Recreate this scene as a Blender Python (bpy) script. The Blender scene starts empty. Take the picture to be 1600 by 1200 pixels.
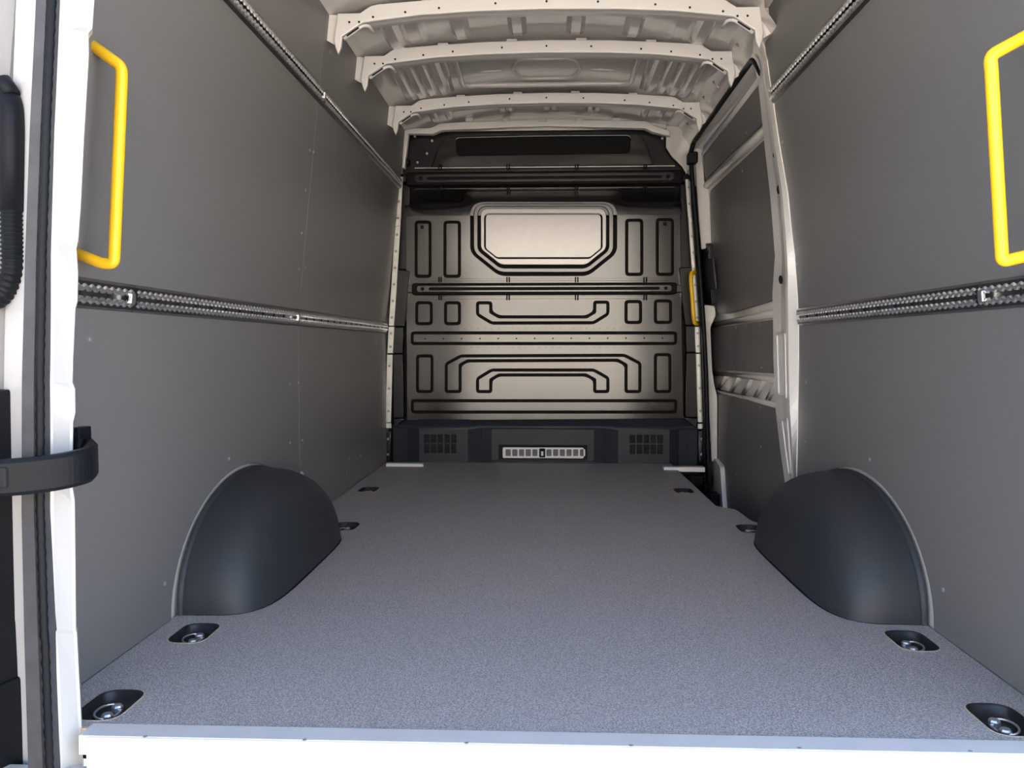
import bpy, bmesh, math
from mathutils import Vector, Matrix
# ------------------------------------------------------------------ camera, sky, sun, exposure
S = bpy.context.scene
C = S.collection
FPX = 1300.0
PITCH = math.atan(59 / FPX)
YAW = math.atan(53 / FPX * math.cos(PITCH))
CAM = Vector((0, 0, 0.65))
cam_data = bpy.data.cameras.new('camera')
cam_data.sensor_width = 36.0
cam_data.lens = FPX / 1600 * 36
cam_data.clip_start = 0.02
cam = bpy.data.objects.new('camera', cam_data)
C.objects.link(cam)
cam.location = CAM
cam.rotation_euler = (math.pi / 2 - PITCH, 0, YAW)
S.camera = cam

SUN_EL, SUN_AZ = 48.0, 152.0        # sun ahead of the van, its open rear in shade
world = bpy.data.worlds.new('sky')
S.world = world
world.use_nodes = True
wn = world.node_tree
wn.nodes.clear()
sky = wn.nodes.new('ShaderNodeTexSky')
sky.sky_type = 'NISHITA'
sky.sun_disc = False
sky.sun_elevation = math.radians(SUN_EL)
sky.sun_rotation = math.radians(180 - SUN_AZ)
sky.air_density = 1.0
sky.dust_density = 2.0
bg = wn.nodes.new('ShaderNodeBackground')
bg.inputs['Strength'].default_value = 0.35
wo = wn.nodes.new('ShaderNodeOutputWorld')
wn.links.new(sky.outputs[0], bg.inputs[0])
wn.links.new(bg.outputs[0], wo.inputs[0])
sl = bpy.data.lights.new('sun', 'SUN')
sl.energy = 9.5
sl.angle = math.radians(0.6)
sl.color = (1.0, 0.93, 0.82)
sun = bpy.data.objects.new('sun', sl)
C.objects.link(sun)
e, a = math.radians(SUN_EL), math.radians(SUN_AZ)
to_sun = Vector((math.cos(e) * math.sin(a), -math.cos(e) * math.cos(a), math.sin(e)))
sun.rotation_euler = to_sun.to_track_quat('Z', 'Y').to_euler()
S.view_settings.view_transform = 'Standard'
S.view_settings.look = 'None'
S.view_settings.gamma = 1.0
S.view_settings.use_curve_mapping = False
S.view_settings.exposure = 1.45

# ------------------------------------------------------------------ measuring helpers
_r = Vector((math.cos(YAW), math.sin(YAW), 0))
_f = Vector((-math.sin(YAW) * math.cos(PITCH), math.cos(YAW) * math.cos(PITCH), -math.sin(PITCH)))
_u = _r.cross(_f)
def ray(px, py):
    return _r * (px - 800) + _u * (600 - py) + _f * FPX
def at_y(px, py, y):
    d = ray(px, py)
    return CAM + d * (y / d.y)
def at_z(px, py, z=0.0):
    d = ray(px, py)
    return CAM + d * ((z - CAM.z) / d.z)
HALF, KNEE, SLOPE = 0.89, 0.75, 0.105      # half width of the lined load space, height where walls lean in
def wall_x(z):
    return HALF - max(0, z - KNEE) * SLOPE
def at_wall(px, py, off=0.0, side=1):
    """point of the photo on a side wall's surface (off = outwards)"""
    d = ray(px, py)
    t = side * (HALF + off) / d.x
    p = CAM + d * t
    if p.z > KNEE:      # side*x = HALF+off-(z-KNEE)*SLOPE
        t = (HALF + off - (CAM.z - KNEE) * SLOPE) / (side * d.x + SLOPE * d.z)
        p = CAM + d * t
    return p

# ------------------------------------------------------------------ materials
def mat(name, col, rough=0.5, ior=1.5, metal=0.0, spec=0.5, var=0.0, scale=40.0, bump=0.0, bscale=200.0, coat=0.0, col2=None, detail=3.0, lo=0.35, hi=0.65):
    m = bpy.data.materials.new(name)
    m.use_nodes = True
    nt = m.node_tree
    b = nt.nodes['Principled BSDF']
    b.inputs['Base Color'].default_value = (*col, 1)
    b.inputs['Roughness'].default_value = rough
    b.inputs['Metallic'].default_value = metal
    b.inputs['IOR'].default_value = ior
    b.inputs['Specular IOR Level'].default_value = spec
    b.inputs['Coat Weight'].default_value = coat
    b.inputs['Coat Roughness'].default_value = 0.08
    tc = nt.nodes.new('ShaderNodeTexCoord')
    if var or col2:
        n = nt.nodes.new('ShaderNodeTexNoise')
        n.inputs['Scale'].default_value = scale
        n.inputs['Detail'].default_value = detail
        nt.links.new(tc.outputs['Object'], n.inputs['Vector'])
        r = nt.nodes.new('ShaderNodeValToRGB')
        r.color_ramp.elements[0].position = lo
        r.color_ramp.elements[1].position = hi
        c2 = col2 or tuple(min(1, c * (1 + var)) for c in col)
        c1 = col if col2 else tuple(c * (1 - var) for c in col)
        r.color_ramp.elements[0].color = (*c1, 1)
        r.color_ramp.elements[1].color = (*c2, 1)
        nt.links.new(n.outputs['Fac'], r.inputs['Fac'])
        nt.links.new(r.outputs['Color'], b.inputs['Base Color'])
    if bump:
        n2 = nt.nodes.new('ShaderNodeTexNoise')
        n2.inputs['Scale'].default_value = bscale
        n2.inputs['Detail'].default_value = 2
        nt.links.new(tc.outputs['Object'], n2.inputs['Vector'])
        bp = nt.nodes.new('ShaderNodeBump')
        bp.inputs['Strength'].default_value = bump
        bp.inputs['Distance'].default_value = 0.002
        nt.links.new(n2.outputs['Fac'], bp.inputs['Height'])
        nt.links.new(bp.outputs['Normal'], b.inputs['Normal'])
    return m
M = {
    'lining': mat('grey_lining_board', (0.165, 0.161, 0.160), 0.42, spec=0.45, var=0.012, scale=90),
    'floor': mat('speckled_floor_board', (0.205, 0.190, 0.186), 0.5, spec=0.5, col2=(0.53, 0.50, 0.49), scale=330, detail=3, lo=0.38, hi=0.66, bump=0.5, bscale=420),
    'ply': mat('plywood_edge', (0.62, 0.47, 0.32), 0.7, var=0.15, scale=90),
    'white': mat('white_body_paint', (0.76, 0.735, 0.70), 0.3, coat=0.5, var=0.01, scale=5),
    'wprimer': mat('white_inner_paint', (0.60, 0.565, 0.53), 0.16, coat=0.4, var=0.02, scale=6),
    'black': mat('black_satin_paint', (0.008, 0.008, 0.008), 0.16, spec=0.62, ior=1.6, var=0.05, scale=30),
    'blackp': mat('black_semi_gloss_trim', (0.007, 0.007, 0.008), 0.3, spec=0.35, var=0.05),
    'blank': mat('plate_with_painted_reflection', (0.24, 0.215, 0.20), 0.2, spec=0.9, ior=1.65, var=0.02, scale=30),  # black sheet like the panel; paler colour paints in its bright reflection
    'channel': mat('black_recess_paint', (0.004, 0.004, 0.004), 0.6, spec=0.15, var=0.05),
    'plastic': mat('black_grained_plastic', (0.007, 0.0085, 0.011), 0.45, spec=0.16, var=0.05),
    'ltrim': mat('blue_black_trim_plastic', (0.020, 0.024, 0.031), 0.5, spec=0.35, var=0.05),
    'wdim': mat('white_paint_dimmed_for_glare', (0.56, 0.555, 0.54), 0.3, coat=0.5, var=0.01, scale=5),  # same white paint, darkened so strong daylight does not blow it out
    'bowl': mat('black_cup_plastic', (0.012, 0.013, 0.015), 0.35, spec=0.5, var=0.05),
    'arch': mat('black_moulded_plastic', (0.022, 0.026, 0.031), 0.55, spec=0.5, bump=0.1, bscale=500, var=0.05),
    'rubber': mat('grey_black_rubber', (0.055, 0.055, 0.06), 0.6, var=0.15, scale=25),
    'alu': mat('aluminium', (0.82, 0.82, 0.83), 0.3, metal=0.9, var=0.05, scale=30),
    'alud': mat('mill_aluminium', (0.26, 0.26, 0.265), 0.28, metal=0.95, var=0.06, scale=25),
    'sill': mat('brushed_aluminium', (0.74, 0.74, 0.73), 0.35, metal=0.3, var=0.03, scale=15),
    'steel': mat('zinc_plated_steel', (0.75, 0.76, 0.78), 0.28, metal=0.9, var=0.05, scale=50),
    'strip': mat('galvanised_strip', (0.62, 0.62, 0.58), 0.4, metal=0.35, var=0.08, scale=30),
    'yellow': mat('yellow_powder_coat', (0.95, 0.53, 0.012), 0.35, spec=0.5, var=0.02),
    'ground': mat('pale_sunlit_paving', (0.50, 0.45, 0.385), 0.85, var=0.12, scale=1.5),
    'render': mat('pale_rendered_facade', (0.72, 0.67, 0.60), 0.9, var=0.05, scale=0.8),
    'rivet': mat('grey_rivet', (0.30, 0.30, 0.30), 0.3, metal=0.3, var=0.05),
    'dark': mat('dark_void', (0.008, 0.009, 0.011), 0.8, var=0.05),
    'cell': mat('grey_step_mesh', (0.13, 0.13, 0.14), 0.6, var=0.1),
}

# ------------------------------------------------------------------ builders
WL = {}                                        # world location of every Empty / parent
def tag(o, label=None, cat=None, group=None, kind=None):
    if label: o['label'] = label
    if cat: o['category'] = cat
    if group: o['group'] = group
    if kind: o['kind'] = kind
    return o
def thing(name, loc, label=None, cat=None, group=None, kind=None, parent=None):
    o = bpy.data.objects.new(name, None)
    o.empty_display_size = 0.05
    C.objects.link(o)
    loc = Vector(loc)
    o.location = loc - (WL[parent.name] if parent else Vector())
    o.parent = parent
    WL[o.name] = loc
    return tag(o, label, cat, group, kind)
def obj(name, me, m, parent=None, loc=None, smooth=False, rot=None):
    """link mesh (world coordinates unless loc is given) as one object under parent"""
    o = bpy.data.objects.new(name, me)
    C.objects.link(o)
    if m and not me.materials: me.materials.append(M[m])
    pl = WL[parent.name] if parent else Vector()
    if loc is None:
        me.transform(Matrix.Translation(-pl))
        if parent is None:                     # origin at the base of the mesh
            xs = [v.co for v in me.vertices]
            c = Vector((sum(v.x for v in xs) / len(xs), sum(v.y for v in xs) / len(xs), min(v.z for v in xs)))
            me.transform(Matrix.Translation(-c))
            o.location = c
            WL[o.name] = c
        else:
            WL[o.name] = pl.copy()
    else:
        o.location = Vector(loc) - pl
        WL[o.name] = Vector(loc)
    if rot: o.rotation_euler = rot
    o.parent = parent
    if smooth:
        for p in me.polygons: p.use_smooth = True
    return o
def mesh(verts, faces, recalc=True):
    me = bpy.data.meshes.new('m')
    me.from_pydata([tuple(v) for v in verts], [], faces)
    if recalc:
        bm = bmesh.new(); bm.from_mesh(me)
        bmesh.ops.recalc_face_normals(bm, faces=bm.faces)
        bm.to_mesh(me); bm.free()
    return me
def join(parts):
    bm = bmesh.new()
    for p in parts: bm.from_mesh(p)
    me = bpy.data.meshes.new('m'); bm.to_mesh(me); bm.free()
    return me
def _from_curve(cu, mtx=None, smooth=False):
    o = bpy.data.objects.new('tmp_curve', cu)
    C.objects.link(o)
    dg = bpy.context.evaluated_depsgraph_get()
    me = bpy.data.meshes.new_from_object(o.evaluated_get(dg))
    bpy.data.objects.remove(o); bpy.data.curves.remove(cu)
    me.materials.clear()
    bm = bmesh.new(); bm.from_mesh(me)
    bmesh.ops.remove_doubles(bm, verts=bm.verts, dist=1e-6)
    if mtx: bmesh.ops.transform(bm, matrix=mtx, verts=bm.verts)
    bmesh.ops.recalc_face_normals(bm, faces=bm.faces)
    bm.to_mesh(me); bm.free()
    return me
def frame(o, U, V, N):
    m = Matrix.Identity(4)
    for i, w in enumerate((Vector(U).normalized(), Vector(V).normalized(), Vector(N).normalized(), Vector(o))):
        for k in range(3): m[k][i] = w[k]
    return m
def plate(outer, fr, t, holes=(), bevel=0.0, res=1, up=0.0):
    """flat plate from a 2D outline with holes; front face at w=up, thickness t behind it"""
    cu = bpy.data.curves.new('c', 'CURVE')
    cu.dimensions = '2D'; cu.fill_mode = 'BOTH'
    cu.extrude = max(t / 2 - bevel, 0.0001)
    cu.bevel_depth = bevel; cu.bevel_resolution = res; cu.offset = -bevel
    for ps in [outer] + list(holes):
        s = cu.splines.new('POLY'); s.points.add(len(ps) - 1); s.use_cyclic_u = True
        for q, p in zip(s.points, ps): q.co = (p[0], p[1], 0, 1)
    return _from_curve(cu, fr @ Matrix.Translation((0, 0, up - t / 2)))
def tube(pts, r, res=4, cyc=False, radii=None):
    cu = bpy.data.curves.new('c', 'CURVE'); cu.dimensions = '3D'
    cu.bevel_depth = r; cu.bevel_resolution = res; cu.use_fill_caps = True
    s = cu.splines.new('POLY'); s.points.add(len(pts) - 1); s.use_cyclic_u = cyc
    for i, (q, p) in enumerate(zip(s.points, pts)):
        q.co = (*p, 1)
        if radii: q.radius = radii[i]
    return _from_curve(cu)
def box(a, b):
    x0, y0, z0 = a; x1, y1, z1 = b
    v = [(x0,y0,z0),(x1,y0,z0),(x1,y1,z0),(x0,y1,z0),(x0,y0,z1),(x1,y0,z1),(x1,y1,z1),(x0,y1,z1)]
    return mesh(v, [(0,3,2,1),(4,5,6,7),(0,1,5,4),(1,2,6,5),(2,3,7,6),(3,0,4,7)])
def bbox(a, b, bev=0.003, seg=2):
    me = box(a, b)
    bm = bmesh.new(); bm.from_mesh(me)
    bmesh.ops.bevel(bm, geom=list(bm.edges), offset=bev, segments=seg, affect='EDGES', profile=0.5)
    bm.to_mesh(me); bm.free()
    return me
def loft(rows, close=False, wrap=False):
    """quad sheet through rows of points"""
    n = len(rows[0]); v = [p for r in rows for p in r]; f = []
    for i in range(len(rows) - 1):
        for j in range(n - (0 if close or wrap else 1)):
            k = (j + 1) % n
            f.append((i*n+j, i*n+k, (i+1)*n+k, (i+1)*n+j))
    if close: f += [tuple(range(n)), tuple(range((len(rows)-1)*n, len(rows)*n))]
    return mesh(v, f)
def fillet(pts, r, n=4, cyc=True):
    """round the corners of a polyline (any dimension); r number or list"""
    out = []; N = len(pts); P = [Vector(p) for p in pts]
    for i, p in enumerate(P):
        ri = r[i] if isinstance(r, (list, tuple)) else r
        if ri <= 0 or (not cyc and i in (0, N - 1)): out.append(p); continue
        a, b = P[i - 1] - p, P[(i + 1) % N] - p
        d = min(ri, a.length * 0.49, b.length * 0.49)
        s, t = p + a.normalized() * d, p + b.normalized() * d
        for k in range(n + 1):
            w = k / n
            out.append(s * (1-w)**2 + p * (2*w*(1-w)) + t * w**2)
    return out
def offset(pts, d):
    """mitred inward (d>0) offset of a 2D polygon"""
    N = len(pts); P = [Vector((p[0], p[1])) for p in pts]
    area = sum(P[i].x * P[(i+1) % N].y - P[(i+1) % N].x * P[i].y for i in range(N))
    sg = 1 if area > 0 else -1; out = []
    for i in range(N):
        a = (P[i] - P[i-1]).normalized(); b = (P[(i+1) % N] - P[i]).normalized()
        na, nb = Vector((-a.y, a.x)) * sg, Vector((-b.y, b.x)) * sg
        m = (na + nb); m = m / max(m.length_squared, 1e-6) * 2
        out.append(P[i] + m * d)
    return out
def rrect(x0, y0, x1, y1, r, n=4):
    return [tuple(p) for p in fillet([(x0,y0),(x1,y0),(x1,y1),(x0,y1)], r, n)]
def circ(cx, cy, r, n=12):
    return [(cx + r*math.cos(2*math.pi*k/n), cy + r*math.sin(2*math.pi*k/n)) for k in range(n)]
def disc_mesh(r, h, n=10, bev=0.3):
    """small bolt/rivet head along +Z"""
    rows = [[(r*math.cos(2*math.pi*k/n)*s, r*math.sin(2*math.pi*k/n)*s, z) for k in range(n)] for s, z in ((1,0),(1,h*(1-bev)),(0.75,h))]
    return loft(rows, close=True)
def rot_to(n):
    return Vector(n).to_track_quat('Z', 'Y').to_euler()

FL = frame((0,0,0), (1,0,0), (0,1,0), (0,0,1))                                   # floor: u=x v=y
WALL = {}
for sd in (-1, 1):
    WALL[sd, 0] = frame((sd*HALF,0,0), (0,1,0), (0,0,1), (-sd,0,0))              # u=y v=z
    WALL[sd, 1] = frame((sd*HALF,0,KNEE), (0,1,0), (-sd*SLOPE,0,1), (-sd,0,-SLOPE))
VS = math.sqrt(1 + SLOPE**2)
def vv(z): return (z - KNEE) * VS                                                # height -> v on the leaning part
def FY(y): return frame((0,y,0), (1,0,0), (0,0,1), (0,-1,0))                     # facing the rear opening: u=x v=z

# ------------------------------------------------------------------ ground and shell
Y_REAR, Y_PIL, Y_BULK = 1.36, 1.46, 4.66
gr = obj('ground', mesh([(-30,-30,-0.62),(30,-30,-0.62),(30,30,-0.62),(-30,30,-0.62)], [(0,1,2,3)]), 'ground'); tag(gr, 'pale sunlit paving around the van', kind='structure')

fc = tag(obj('facade', box((-16, -17, -0.62), (16, -16.6, 5.5)), 'render'), 'pale sunlit wall across the yard behind the van', kind='structure')
# floor: steel pan with two boards
YF0 = at_z(850, 1145.5).y
fl = tag(obj('floor', join([box((-0.98, YF0, -0.06), (0.69, 4.95, -0.04)), box((0.69, YF0, -0.06), (0.98, 3.1, -0.04))]), 'dark'), 'grey speckled load floor', kind='structure')
ARCH_Y, ARCH_A, ARCH_B, ARCH_W = 2.405, 0.452, 0.286, 0.212
def cup_outline(cx, cy, sx=0.044, sy=0.066, r=0.036):
    return rrect(cx - sx, cy - sy, cx + sx, cy + sy, r, 6)
def cup_px(px, py):
    p = at_z(px, py); return (p.x, p.y)
CUPS = [('near_l', (172,1101), 'black floor lashing cup at the left sill corner beside the white pillar'),
        ('mid_l', (304,989), 'black floor lashing cup on the rear side of the left wheel arch'),
        ('far_l', (540,822), 'small black floor lashing cup peeking out past the left wheel arch'),
        ('front_l', (576,765), 'black floor lashing cup at the left near the bulkhead'),
        ('near_r', (1566,1124), 'black floor lashing cup at the right sill corner, cut by the frame'),
        ('mid_r', (1424,1001), 'black floor lashing cup on the rear side of the right wheel arch'),
        ('far_r', (1172,826), 'black floor lashing cup notched into the board edge past the right wheel arch'),
        ('front_r', (1068,767), 'black floor lashing cup at the right near the side step')]
cups = []
for key, p, lab in CUPS:
    x, y = cup_px(*p); cups.append((key, x, y, lab))
YSEAM = at_z(900, 823.5).y
XS = 0.69                                                                       # edge of the side-door step
def arch_cut(sd, y0, y1):
    """board outline points round a wheel arch, from y0 to y1, outward side sd"""
    pts = []
    for k in range(25):
        th = math.pi * k / 24
        r = 1.0
        yy = ARCH_Y - (ARCH_A + 0.004) * math.cos(th)
        xx = HALF - (ARCH_W + 0.004) * (max(0.0, 1 - abs(math.cos(th))**5))**(1/5)
        pts.append((sd * xx, yy))
    return pts
yr = YF0 - 0.005
rear_outline = [(-HALF, yr)] + [(HALF, yr)] + arch_cut(1, 0, 0) + [(HALF, YSEAM - 0.001), (-HALF, YSEAM - 0.001)] + arch_cut(-1, 0, 0)[::-1]
st = [at_z(1053,729), at_z(1118,790), at_z(1131,793), at_z(1150,796), at_z(1174,814)]
front_outline = [(-HALF, YSEAM + 0.001), (0.80, YSEAM + 0.001)] + [(p.x, p.y) for p in fillet([Vector((0.795, st[4].y - 0.06)), Vector((st[4].x, st[4].y)), Vector((st[3].x, st[3].y)), Vector((st[2].x, st[2].y)), Vector((st[1].x, st[1].y))], 0.03, 3, cyc=False)] + [(st[0].x, 4.62), (-HALF, 4.62)]
rear_outline = [p for p in rear_outline]
rear_outline[rear_outline.index((HALF, YSEAM - 0.001))] = (0.80, YSEAM - 0.001)
# cups that straddle the seam notch both boards, the others are holes
rn, fn = [], []
for key, x, y, lab in sorted(cups, key=lambda c: -c[1]):
    if abs(y - YSEAM) < 0.06:
        o_ = cup_outline(x, y)
        rn += [(x + 0.044, YSEAM - 0.001)] + sorted([p for p in o_ if p[1] < YSEAM - 0.003], key=lambda p: -p[0]) + [(x - 0.044, YSEAM - 0.001)]
        fn = [(x - 0.044, YSEAM + 0.001)] + sorted([p for p in o_ if p[1] > YSEAM + 0.003], key=lambda p: p[0]) + [(x + 0.044, YSEAM + 0.001)] + fn
i_ = rear_outline.index((0.80, YSEAM - 0.001)); rear_outline[i_+1:i_+1] = rn
front_outline[1:1] = fn
def board(name, outline, ylo, yhi):
    hs = [cup_outline(x, y) for k, x, y, l in cups if ylo < y < yhi and abs(y - YSEAM) >= 0.06]
    me = plate(outline, FL, 0.012, hs)
    return obj(name, me, 'floor', fl), hs
b1, h1 = board('floor_board', rear_outline, yr - 0.08, YSEAM + 0.08)
b2, h2 = board('floor_board', front_outline, YSEAM, 4.62)
for hs, b in ((h1, b1), (h2, b2)):
    for h in hs:
        inner = [(p.x, p.y) for p in offset(h, 0.0022)]
        obj('cutout_edge', plate(h, FL, 0.0125, [inner], up=0.0006), 'ply', b)
# loose plywood corner by the sill
obj('board_corner', plate([(-0.80,YF0-0.012),(-0.76,YF0-0.012),(-0.75,YF0+0.004),(-0.80,YF0+0.004)], FL, 0.01, up=-0.001), 'ply', b1)

# ceiling
def roof_z(x, y=0): return 1.918 - 0.085 * (abs(x) / 0.78) ** 2.2
rows = []
for j in range(36):
    y = 1.24 + j * (4.80 - 1.24) / 35
    rows.append([(x, y, roof_z(x)) for x in [(-0.79 + 1.58 * i / 24) for i in range(25)]])
rows2 = [[(x, y, z + 0.03) for x, y, z in r] for r in rows]
ce = tag(obj('ceiling', join([loft(rows), loft(rows2)]), 'wprimer', smooth=True), 'white painted steel roof skin of the van', kind='structure')
def roof_strip(x0, x1, y0, y1, h, tap=0.012, w=None):
    """pressed rib hanging below the roof skin"""
    n = 6; V = []; 
    prof = [(x0 - tap, 0), (x0, -h), (x1, -h), (x1 + tap, 0)]
    rws = []
    for k in range(n + 1):
        y = y0 + (y1 - y0) * k / n
        kk = min(1, 4 * min(k, n - k) / n + 0.55)
        rws.append([(x, y, roof_z(x) + dz * kk + 0.001) for x, dz in prof])
    return loft(rws)
# ------------------------------------------------------------------ roof bows
BOW = [(0.0,1.886),(0.25,1.882),(0.45,1.872),(0.60,1.862),(0.625,1.856),(0.662,1.832),(0.742,1.832)]
BOWL = [(0.757,1.74),(0.752,1.715),(0.742,1.690),(0.731,1.715),(0.727,1.752),(0.652,1.800),(0.45,1.822),(0.25,1.832),(0.0,1.836)]
bow_top = [(-x, z) for x, z in BOW[::-1]] + BOW[1:]
bow_low = BOWL + [(-x, z) for x, z in BOWL[::-1]][1:]
bow_poly = bow_top + bow_low
hole_me = disc_mesh(0.0042, 0.0012)
hole_me.materials.append(M['dark'])
BOWS = [(2.985, 'nearest'), (3.42, 'middle'), (4.12, 'farthest')]
for yb, which in BOWS:
    t = thing('roof_bow', (0, yb, 1.69), {'nearest': 'nearest white steel roof crossbeam, cut by the top of the frame', 'middle': 'middle white steel roof crossbeam with pointed end brackets', 'farthest': 'farthest white steel roof crossbeam, just before the black bulkhead'}[which], 'roof beam', 'white roof crossbeams')
    obj('beam', plate(bow_poly, FY(yb), 0.018, bevel=0.004, res=2), 'white', t)
    # lower flange of the hat section
    lo = [(x, z) for x, z in BOWL[5:]] ; lo = lo + [(-x, z) for x, z in lo[::-1]][1:]
    rws = [[(x, yb + 0.012 + d, z + dz) for x, z in lo] for d, dz in ((0,0.004),(0.03,-0.0005),(0.055,0.0),(0.06,0.03))]
    obj('flange', loft(rws), 'wprimer', t, smooth=False)
    for sd in (-1, 1):
        # end bracket returning to the side rail
        q = [(sd*0.735,1.715),(sd*0.757,1.74),(sd*0.742,1.832),(sd*0.79,1.835),(sd*0.795,1.75)]
        obj('end_bracket', plate(q, FY(yb + 0.018), 0.004), 'white', t)
        s0, s1 = Vector((sd*0.722, yb + 0.006, 1.744)), Vector((sd*0.655, yb + 0.006, 1.789))
        obj('bracket_lip', tube(fillet([s0, s1, s1 + Vector((-sd*0.02, 0.01, 0.004)), s1 + Vector((-sd*0.03,0.055,-0.004))], 0.012, 3, cyc=False), 0.006, 2), 'white', t, smooth=True)
        obj('bracket_slot', plate([tuple(p) for p in fillet([(sd*0.712,1.7545),(sd*0.668,1.7835),(sd*0.664,1.7785),(sd*0.708,1.7495)], 0.002, 2)], FY(yb - 0.0006), 0.001), 'dark', t)
    for x in (-0.70,-0.665,-0.615,-0.50,-0.38,-0.18,0.0,0.18,0.38,0.50,0.615,0.665,0.70):
        zc = 1.861 - 0.045 * (abs(x) / 0.62) ** 2 if abs(x) < 0.63 else 1.80
        obj('bolt_hole', hole_me, None, t, loc=(x, yb - 0.0002, zc), rot=(math.pi/2, 0, 0))
    for x in (-0.42, -0.14, 0.14, 0.42):                     # raised tabs where the skin is bonded
        zc = 1.886 - 0.0145 * (abs(x) / 0.45) ** 2
        obj('bonding_tab', bbox((x-0.022, yb + 0.001, zc - 0.006), (x+0.022, yb + 0.03, zc + 0.008), 0.003), 'wprimer', t)
b0 = bpy.data.objects['roof_bow']
Yb0 = BOWS[0][0] + 0.02
obj('side_blade', plate([(p.x, p.z) for p in (at_y(x, y, Yb0) for x, y in ((499,14),(503,14),(520,38),(526,39),(526,62),(519,50),(500,25)))], FY(Yb0), 0.004), 'white', b0)
# pressings of the roof skin
y12 = (3.05, 3.425); y23 = (3.50, 4.11); y34 = (4.20, 4.56)
for x in (-0.60, -0.34, -0.115, 0.115, 0.34, 0.60):
    obj('roof_rib', roof_strip(x - 0.018, x + 0.018, y12[0], y12[1], 0.024, 0.02), 'wprimer', ce)
for x in (-0.52, 0.52): obj('roof_rib', roof_strip(x - 0.025, x + 0.025, y12[0], y12[1], 0.012, 0.03), 'wprimer', ce)
for x in (-0.66,-0.605,-0.55,-0.495,0.495,0.55,0.605,0.66):
    obj('roof_rib', roof_strip(x - 0.012, x + 0.012, y23[0], y23[1], 0.018, 0.016), 'wprimer', ce)
for x in (-0.60,-0.52,-0.23,-0.19,0.0,0.04,0.23,0.27,0.52,0.60):
    obj('roof_rib', roof_strip(x - 0.01, x + 0.01, y34[0], y34[1], 0.010, 0.012), 'wprimer', ce)
def roof_bead(pts, r=0.008, cyc=True):
    return tube([(x, y, roof_z(x) - 0.001) for x, y in pts], r, 2, cyc)
obj('roof_bead', roof_bead(rrect(-0.40, 3.63, 0.40, 4.05, 0.06), 0.013), 'wprimer', ce, smooth=True)
obj('roof_bead', roof_bead([tuple(p) for p in fillet([(-0.12,3.73),(0.12,3.73),(0.16,3.86),(0.12,4.00),(-0.12,4.00),(-0.16,3.86)], 0.05, 4)], 0.009), 'wprimer', ce, smooth=True)
for sd in (-1, 1):
    obj('roof_bead', tube([(sd*(0.20 + 0.0165*k), 3.87, roof_z(0.2) - 0.001) for k in range(9)], 0.009, 2, radii=[0.2,0.7,1.0,1.15,1.2,1.15,1.0,0.7,0.2]), 'wprimer', ce, smooth=True)
    obj('roof_bead', roof_bead([(sd*0.44, 3.52), (sd*0.445, 3.80), (sd*0.455, 4.08)], 0.009, False), 'wprimer', ce, smooth=True)

# ------------------------------------------------------------------ side walls: white steel with lining boards
rivet_me = disc_mesh(0.0055, 0.003); rivet_me.materials.append(M['rivet'])
def side_sheet(sd, y0, y1, off, z0=-0.06, z1=1.93):
    zs = [z0, 0.3, KNEE, 1.2, 1.6, z1]
    a = [[(sd*(wall_x(z) + off), y, z) for z in zs] for y in (y0, y1)]
    b = [[(sd*(wall_x(z) + off + 0.05), y, z) for z in zs] for y in (y0, y1)]
    return join([loft(a), loft(b)])
wl = tag(obj('wall_left', side_sheet(-1, 1.40, 4.95, 0.009), 'white'), 'left side wall of the van lined with dark grey boards', kind='structure')
wr = tag(obj('wall_right', side_sheet(1, 1.40, 3.05, 0.009), 'white'), 'right side wall of the van lined with dark grey boards', kind='structure')
def arch_notch(extra_a=0.022, extra_b=0.014, shift=0.0):
    return [(ARCH_Y - 0.012 - (ARCH_A + extra_a) * math.cos(math.pi*k/28), (ARCH_B + extra_b) * math.sin(math.pi*k/28)) for k in range(29)]
LT = 0.006
def lining(sd, parent, y0, y1, seam):
    segs = [(y0, seam - 0.0012), (seam + 0.0012, y1)] if seam else [(y0, y1)]
    for a, b in segs:
        out = [(a, 0.003)]
        if a < ARCH_Y < b: out += arch_notch()
        out += [(b, 0.003), (b, KNEE - 0.004), (a, KNEE - 0.004)]
        obj('lining_board', plate(out, WALL[sd, 0], LT, bevel=0.001), 'lining', parent)
        if sd > 0: b = YER + 0.06
        obj('lining_board', plate([(a, vv(KNEE+0.004)), (b, vv(KNEE+0.004)), (b, vv(1.54)), (a, vv(1.54))], WALL[sd, 1], LT, bevel=0.001), 'lining', parent)
        obj('lining_board', plate([(a, vv(1.545)), (b + (0.05 if sd > 0 else 0), vv(1.545)), (b + (0.05 if sd > 0 else 0), vv(1.86)), (a, vv(1.86))], WALL[sd, 1], LT, bevel=0.001), 'lining', parent)
YSL = at_wall(466, 520, 0, -1).y
YEL, YER = 4.60, at_wall(1247, 600).y
lining(-1, wl, 1.43, YEL, YSL)
lining(1, wr, 1.43, YER, None)
for sd, par, pts in ((-1, wl, [(358,717),(453,692),(472,688),(257,912),(452,600),(466,598),(467,420),(477,418),(471,364),(484,235),(490,238),(477,297),(516,80),(545,716),(563,712),(140,530),(541,737)]),
                     (1, wr, [(1260,597),(1259,690),(1359,718),(1474,922),(1266,744),(1246,413),(1231,288),(1223,222)])):
    for p in pts:
        q = at_wall(*p, 0, sd)
        n = (-sd, 0, 0) if q.z < KNEE else (-sd, 0, -SLOPE)
        obj('rivet', rivet_me, None, par, loc=q, rot=rot_to(n))
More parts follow.
